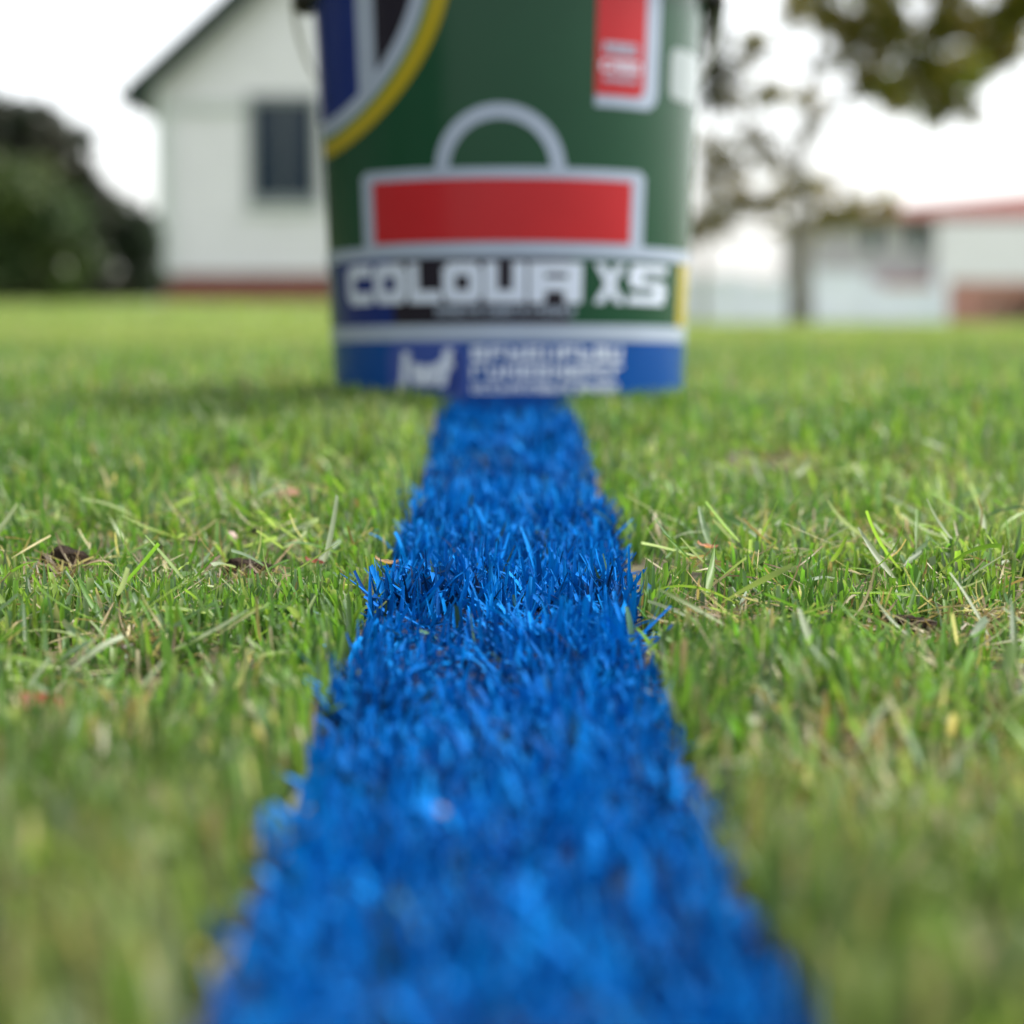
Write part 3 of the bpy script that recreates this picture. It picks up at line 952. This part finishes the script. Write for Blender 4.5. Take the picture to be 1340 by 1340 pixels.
# ------------------------------------------------------------------ foliage
def leaf_cloud(centres, n, size, pal, flat=.0, seed=0, dark=None):
    """n small leaves (bent quads) spread through balls given as (x,y,z,r) or (x,y,z,rx,ry,rz)"""
    r_ = np.random.default_rng(seed)
    vol = np.array([(c_[3] if len(c_) == 4 else (c_[3] * c_[4] * c_[5]) ** (1 / 3)) ** 2.2 for c_ in centres])
    pick = r_.choice(len(centres), n, p=vol / vol.sum())
    Cc = np.array([(c_[0], c_[1], c_[2]) for c_ in centres])[pick]
    Rr = np.array([(c_[3],) * 3 if len(c_) == 4 else c_[3:6] for c_ in centres])[pick]
    d = r_.normal(size=(n, 3)); d /= np.linalg.norm(d, axis=1)[:, None]
    rho = r_.random(n) ** .45
    P = Cc + d * Rr * rho[:, None] * (1 + .12 * r_.normal(size=(n, 1)))
    a = r_.normal(size=(n, 3)); a /= np.linalg.norm(a, axis=1)[:, None]
    b_ = np.cross(a, r_.normal(size=(n, 3))); b_ /= np.linalg.norm(b_, axis=1)[:, None]
    s = size * r_.lognormal(0, .3, (n, 1))
    V = np.stack([P - a * s, P - b_ * s * .5, P + a * s, P + b_ * s * .5], 1)
    pal = np.array(pal)
    ball = r_.integers(0, len(pal), len(centres))[pick]
    mix = np.where(r_.random(n) < .5, ball, r_.integers(0, len(pal), n))
    col = pal[mix] * r_.lognormal(0, .22, (n, 1))
    return V.reshape(-1, 3), np.arange(n * 4).reshape(n, 4), np.repeat(np.clip(col, .004, .6), 4, 0)

def shrub(name, label, cat, Y, spec, n, size, pal, seed, group):
    """spec: pixel balls (px, py, r px)"""
    cs = []
    for px, py, rp in spec:
        p = at(px, py, Y)
        r_ = rp / F * Y
        rn = random.Random(seed + px)
        cs.append((p.x, p.y + rn.uniform(-.3, .3), p.z, r_ * .9))
        for k in range(4):
            u = Vector((rn.gauss(0, 1), rn.gauss(0, .6), abs(rn.gauss(0, 1)))).normalized() * r_ * .95
            if p.z + u.z > gz(p.x, Y) + .2: cs.append((p.x + u.x, p.y + u.y, p.z + u.z, r_ * rn.uniform(.22, .42)))
    mx = sum(c_[0] for c_ in cs) / len(cs)
    g0 = gz(mx, Y)
    root = empty(name, (mx, Y, g0))
    tag(root, label, cat, group)
    inv = Matrix.Translation((-mx, -Y, -g0))
    v_, q_, c_ = leaf_cloud(cs, n, size, pal, seed=seed)
    o = link('foliage', np_mesh('foliage', v_, q_, c_, False), M['dark_leaf'], root); o.matrix_parent_inverse = inv
    bm = bmesh.new()
    for c_ in cs:
        mid = Vector((mx + (c_[0] - mx) * .4, Y + (c_[1] - Y) * .4, g0 + (c_[2] - g0) * .5))
        tube_bm(bm, [(mx + random.uniform(-.1, .1), Y + random.uniform(-.1, .1), g0 - .1), mid, (c_[0], c_[1], c_[2])], [.045, .03, .012], 6)
    o = bm_obj('stem', bm, M['bark'], root, True); o.matrix_parent_inverse = inv
    return root
M['bark'] = plain('grey_brown_bark', (.19, .17, .15), .9, .2, .3, 12, .6, 40)
G = 'shrubs left of the white house'
shrub('tall_shrub', 'tall dark evergreen shrub rising highest left of the white house', 'shrub', 24.0,
      [(30, 190, 58), (75, 215, 55), (-30, 200, 70), (20, 270, 75), (100, 280, 52), (-70, 280, 90), (115, 250, 28), (60, 175, 35), (-90, 180, 70), (40, 350, 55), (110, 350, 45), (-40, 376, 40), (20, 378, 34), (75, 378, 34), (125, 378, 30)], 26000, .055,
      [(.020, .032, .016), (.030, .042, .020), (.016, .024, .014), (.035, .030, .022)], 101, G)
shrub('leafy_shrub', 'lighter olive green shrub in front of the tall dark shrub', 'shrub', 21.5,
      [(25, 262, 48), (70, 290, 48), (-30, 270, 60), (10, 330, 58), (80, 345, 42), (-50, 340, 60), (45, 240, 26), (-60, 374, 36), (-10, 374, 34), (40, 374, 34), (85, 376, 28)], 20000, .05,
      [(.050, .082, .022), (.062, .092, .024), (.036, .066, .022), (.070, .085, .028)], 102, G)
shrub('low_shrub', 'low dark shrub against the corner of the white house', 'shrub', 25.5,
      [(138, 300, 40), (176, 322, 36), (108, 258, 24), (120, 345, 42), (165, 355, 38), (150, 275, 26), (190, 345, 26), (201, 370, 22), (130, 374, 28), (160, 376, 26), (100, 378, 26), (185, 372, 24), (185, 290, 20)], 13000, .05,
      [(.022, .036, .018), (.028, .046, .022), (.016, .026, .015)], 103, G)

hedge = empty('unseen_hedge', (-9, 14, gz(-9, 14)))  # foliage out of view, added to darken the bucket's left reflections and side light
tag(hedge, 'tall dark unseen hedge added on the left to darken reflections and side light', 'hedge')
hb = []
for k in range(16):
    u = (k - 7) / 8
    for zz in (.6, 1.7, 2.8, 3.8):
        hb.append((-6.6 - 2.2 * math.sin(max(u, 0) * 2.6), 6.5 + 13.5 * u, .2 + zz, .95 + .2 * math.sin(k * 2.3 + zz)))
v_, q_, c_ = leaf_cloud(hb, 36000, .11, [(.020, .032, .016), (.030, .042, .020), (.016, .024, .014), (.028, .04, .018)], seed=105)
o = link('foliage', np_mesh('foliage', v_, q_, c_, False), M['dark_leaf'], hedge); o.matrix_parent_inverse = Matrix.Translation((9, -14, -gz(-9, 14)))

# ------------------------------------------------------------------ trees on the right
def limb_path(p0, p1, n, wob, rnd):
    p0, p1 = Vector(p0), Vector(p1)
    L = (p1 - p0).length
    return [p0.lerp(p1, k / n) + Vector((rnd.uniform(-1, 1), rnd.uniform(-1, 1), rnd.uniform(-.6, .6))) * (wob * L * (0 if k in (0, n) else 1)) for k in range(n + 1)]

def tree(name, label, Y, base_px, trunk_px, limbs, balls, n, size, pal, seed, r0, group='trees on the right', twigs=0):
    rnd = random.Random(seed)
    pts = [at(px, py, Y) for px, py in trunk_px]
    bx = at(base_px, 400, Y).x
    g0 = gz(bx, Y)
    pts = [Vector((bx, Y, g0 - .15))] + pts
    root = empty(name, (bx, Y, g0)); tag(root, label, 'tree', group)
    inv = Matrix.Translation((-bx, -Y, -g0))
    bm = bmesh.new()
    tube_bm(bm, pts, [r0 * (1 - .75 * k / (len(pts) - 1)) for k in range(len(pts))], 10)
    o = bm_obj('trunk', bm, M['bark'], root, True); o.matrix_parent_inverse = inv
    ends = []
    for path, r_ in limbs:
        P = [at(px, py, Y + dy) for px, py, dy in path]
        full = []
        for a, b_ in zip(P, P[1:]): full += limb_path(a, b_, 4, .05, rnd)[:-1]
        full.append(P[-1])
        bm = bmesh.new()
        tube_bm(bm, full, [r_ * (1 - .85 * k / (len(full) - 1)) for k in range(len(full))], 7)
        for k in range(twigs):
            s = full[rnd.randrange(len(full) // 3, len(full))]
            e = s + Vector((rnd.uniform(-1, 1), rnd.uniform(-1, 1), rnd.uniform(-.7, .6))) * rnd.uniform(.3, .8)
            tube_bm(bm, limb_path(s, e, 3, .08, rnd), [.016, .013, .009, .005], 5)
        o = bm_obj('limb', bm, M['bark'], root, True); o.matrix_parent_inverse = inv
    cs = []
    for px, py, rp, dy in balls:
        p = at(px, py, Y + dy)
        r_ = rp / F * Y
        cs.append((p.x, p.y, p.z, r_ * .8))
        for k in range(6):                                      # each bough's leaves gather in smaller sprays
            u = Vector((rnd.gauss(0, 1), rnd.gauss(0, 1), rnd.gauss(0, 1))).normalized() * r_ * rnd.uniform(.35, .8)
            cs.append((p.x + u.x, p.y + u.y, p.z + u.z, r_ * rnd.uniform(.36, .62)))
    v_, q_, c_ = leaf_cloud(cs, n, size, pal, seed=seed)
    o = link('crown', np_mesh('crown', v_, q_, c_, False), M['leaf'], root); o.matrix_parent_inverse = inv
    return root

OLIVE = [(.135, .155, .016), (.19, .16, .018), (.115, .135, .018), (.22, .155, .026), (.26, .20, .065)]
TAN = [(.22, .17, .07), (.17, .15, .055), (.26, .20, .09), (.15, .15, .05)]
rb = random.Random(5)
balls = [(1150, 30, 58, 0), (1205, 75, 58, .5), (1170, 120, 36, -.3), (1250, 40, 55, 0), (1300, 60, 50, .6), (1240, 140, 36, 0), (1105, 60, 34, .2), (1130, 110, 24, 0), (1275, 150, 18, 0), (1078, 30, 30, 0), (1085, 80, 20, 0), (1065, -10, 30, 0), (1330, -5, 60, 0), (1160, -50, 80, 1),
         (1250, -90, 90, 0), (1340, -110, 90, -1), (1080, -120, 70, .5), (1400, -40, 80, 0), (1265, 90, 34, -.5), (1140, 80, 30, 0), (1320, 85, 26, 0), (1195, -170, 110, 0), (1090, 20, 20, 0), (1380, 60, 40, 0),
         (1290, 100, 24, .3)]
tree('broadleaf_tree', 'olive green tree whose leafy crown hangs into the upper right', 20.0, 1042, [(1045, 330), (1046, 260), (1050, 190), (1062, 90), (1085, -20), (1110, -140)],
     [([(1050, 190, 0), (1110, 120, .3), (1170, 60, .2), (1240, 20, 0)], .06), ([(1062, 90, 0), (1000, 60, .4), (945, 95, .2)], .04), ([(1085, -20, 0), (1180, -30, .6), (1290, 20, .6)], .06),
      ([(1046, 250, 0), (1010, 190, -.3), (960, 170, -.4)], .035), ([(1110, 120, .3), (1190, 130, 0), (1250, 140, 0)], .03)],
     balls, 17000, .055, OLIVE, 201, .085, twigs=16)
balls2 = [(930, 285, 32, 0), (965, 260, 26, .3), (1000, 270, 26, 0), (1050, 300, 30, .4), (1085, 285, 26, 0), (925, 240, 22, 0), (1030, 250, 26, 0), (1120, 275, 24, 0), (1160, 268, 22, 0), (905, 300, 26, 0), (1065, 250, 24, 0), (960, 215, 24, 0), (1010, 210, 22, 0)]
tree('sparse_tree', 'thin tree with sparse tan autumn leaves behind the olive tree', 33.0, 1060, [(1058, 350), (1056, 300), (1048, 240), (1030, 180), (1012, 110)],
     [([(1056, 300, 0), (960, 260, .3), (920, 220, .2)], .05), ([(1048, 240, 0), (1070, 230, .4), (1110, 250, .2)], .04), ([(1030, 180, 0), (960, 150, .4), (930, 100, .2)], .04),
      ([(1048, 240, 0), (1060, 170, .4), (1080, 110, .2)], .04), ([(1056, 310, 0), (960, 300, .3), (915, 290, .2)], .04)],
     balls2 + [(985, 60, 28, 0), (1035, 15, 32, .3), (1005, 120, 28, 0), (1055, 130, 26, 0), (960, 130, 24, 0), (935, 200, 26, 0), (985, 180, 26, 0)], 4200, .075, TAN, 202, .06, twigs=30)
tree('dark_tree', 'dark narrow leafy tree standing close behind the right side of the bucket', 26.0, 918, [(920, 330), (925, 260), (928, 180), (932, 80), (936, -60)],
     [([(928, 180, 0), (938, 120, .2), (934, 60, .1)], .03), ([(932, 80, 0), (950, 20, .3), (965, -40, .2)], .03)],
     [(932, 25, 19, 0), (932, 55, 19, 0), (933, 85, 19, 0), (934, 112, 17, 0), (935, 138, 13, 0), (932, -5, 19, 0), (933, -35, 18, 0), (936, -70, 18, 0), (952, 92, 11, 0), (965, 95, 9, 0)],
     12000, .05, [(.045, .05, .025), (.055, .055, .03), (.035, .04, .022)], 203, .05, twigs=3)

# ------------------------------------------------------------------ white wall and far house on the right
M['white_wall'] = plain('white_painted_wall', (.64, .66, .78), .6, .3, .05, 2)
WY = 42.0
wl = empty('garden_wall', (6.0, WY, gz(6, WY)))
tag(wl, 'long low white painted garden wall at the end of the lawn', 'garden wall')
wz = gz(6, WY) - .2
def WP(o):
    o.matrix_parent_inverse = Matrix.Translation((-6.0, -WY, -gz(6, WY))); return o
xw0, xw1 = at(880, 400, WY).x, at(1232, 400, WY).x
nseg = 4
for i in range(nseg):
    s0 = xw0 + (xw1 - xw0) * i / nseg; s1 = xw0 + (xw1 - xw0) * (i + 1) / nseg
    zt = at(1000, (366, 372, 358, 380)[i], WY).z
    WP(box('wall_panel', s0 + .12, s1 - .12, WY, WY + .14, wz, zt, M['white_wall'], wl))
    WP(box('coping', s0 + .12, s1 - .12, WY - .04, WY + .18, zt, zt + .06, M['white_wall'], wl))
    WP(box('pillar', s0 - .12, s0 + .12, WY - .05, WY + .19, wz, zt + .16, M['white_wall'], wl))
WP(box('pillar', xw1 - .12, xw1 + .12, WY - .05, WY + .19, wz, at(1000, 372, WY).z + .16, M['white_wall'], wl))

FY = 58.0
M['terracotta'] = plain('red_tile_roof', (.12, .042, .034), .8, .2, .25, 3, .3, 20)
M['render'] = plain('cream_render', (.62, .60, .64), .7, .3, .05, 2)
fx0, fx1 = at(1072, 300, FY).x, at(1560, 300, FY).x
fz1, fzb, fz0 = at(1200, 290, FY).z, at(1200, 368, FY).z, gz(12, FY) - .2
fh = empty('red_roofed_house', (fx0, FY, fz0))
tag(fh, 'far pale house with a red tiled roof beyond the white wall', 'house')
def FP(o):
    o.matrix_parent_inverse = Matrix.Translation((-fx0, -FY, -fz0)); return o
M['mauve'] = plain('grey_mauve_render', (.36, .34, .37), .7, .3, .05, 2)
fxm = at(1222, 300, FY).x
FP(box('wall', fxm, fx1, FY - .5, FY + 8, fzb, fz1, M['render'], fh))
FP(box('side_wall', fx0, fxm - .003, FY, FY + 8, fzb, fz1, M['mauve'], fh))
M['far_brick'] = plain('pinkish_brick', (.34, .17, .14), .85, .2, .2, 9, .3, 30)
FP(box('brick_base', fx0 + .03, fx1 - .03, FY - .48, FY + 8, fz0, fzb - .004, M['far_brick'], fh))
bm = bmesh.new()
o_ = .45
zr = at(1440, 243, FY + 4).z - .5
xr0 = at(1440, 250, FY + 4).x
v0 = [bm.verts.new(p) for p in ((fx0 - o_, FY - o_, fz1), (fx1 + o_, FY - o_, fz1), (fx1 + o_, FY + 8 + o_, fz1), (fx0 - o_, FY + 8 + o_, fz1), (fx0 - o_, FY - o_, fz1 + .14), (fx1 + o_, FY - o_, fz1 + .14), (fx1 + o_, FY + 8 + o_, fz1 + .14), (fx0 - o_, FY + 8 + o_, fz1 + .14), (xr0, FY + 4, zr + .5), (fx1 - 2, FY + 4, zr + .5))]
for f_ in ((0, 1, 2, 3), (0, 1, 5, 4), (1, 2, 6, 5), (2, 3, 7, 6), (3, 0, 4, 7), (4, 5, 9, 8), (6, 7, 8, 9), (7, 4, 8), (5, 6, 9)): bm.faces.new([v0[i] for i in f_])
FP(bm_obj('roof', bm, M['terracotta'], fh))
for px0, px1, py0, py1 in ((1131, 1152, 294, 330), (1188, 1212, 292, 328), (1420, 1470, 296, 330)):
    FW = FY if px0 < 1222 else FY - .5
    a_, b_ = at(px0, py1, FW), at(px1, py0, FW)
    wo_ = FP(box('window', a_.x - .07, b_.x + .07, FW - .06, FW - .002, a_.z - .08, a_.z, M['trim'], fh))
    for (x0, x1, z0, z1) in ((a_.x - .07, a_.x, a_.z, b_.z + .07), (b_.x, b_.x + .07, a_.z, b_.z + .07), (a_.x, b_.x, b_.z, b_.z + .07)):
        box('frame', x0, x1, FW - .06, FW - .002, z0, z1, M['trim'], wo_)
    box('pane', a_.x, b_.x, FW - .03, FW - .004, a_.z, b_.z, M['glass'], wo_)
shrub('russet_shrub', 'russet brown shrub before the base of the far red roofed house', 'shrub', 50.0,
      [(1300, 404, 13), (1335, 398, 20), (1372, 396, 24)], 1300, .06, [(.22, .09, .07), (.16, .09, .07), (.10, .09, .05)], 104, None)
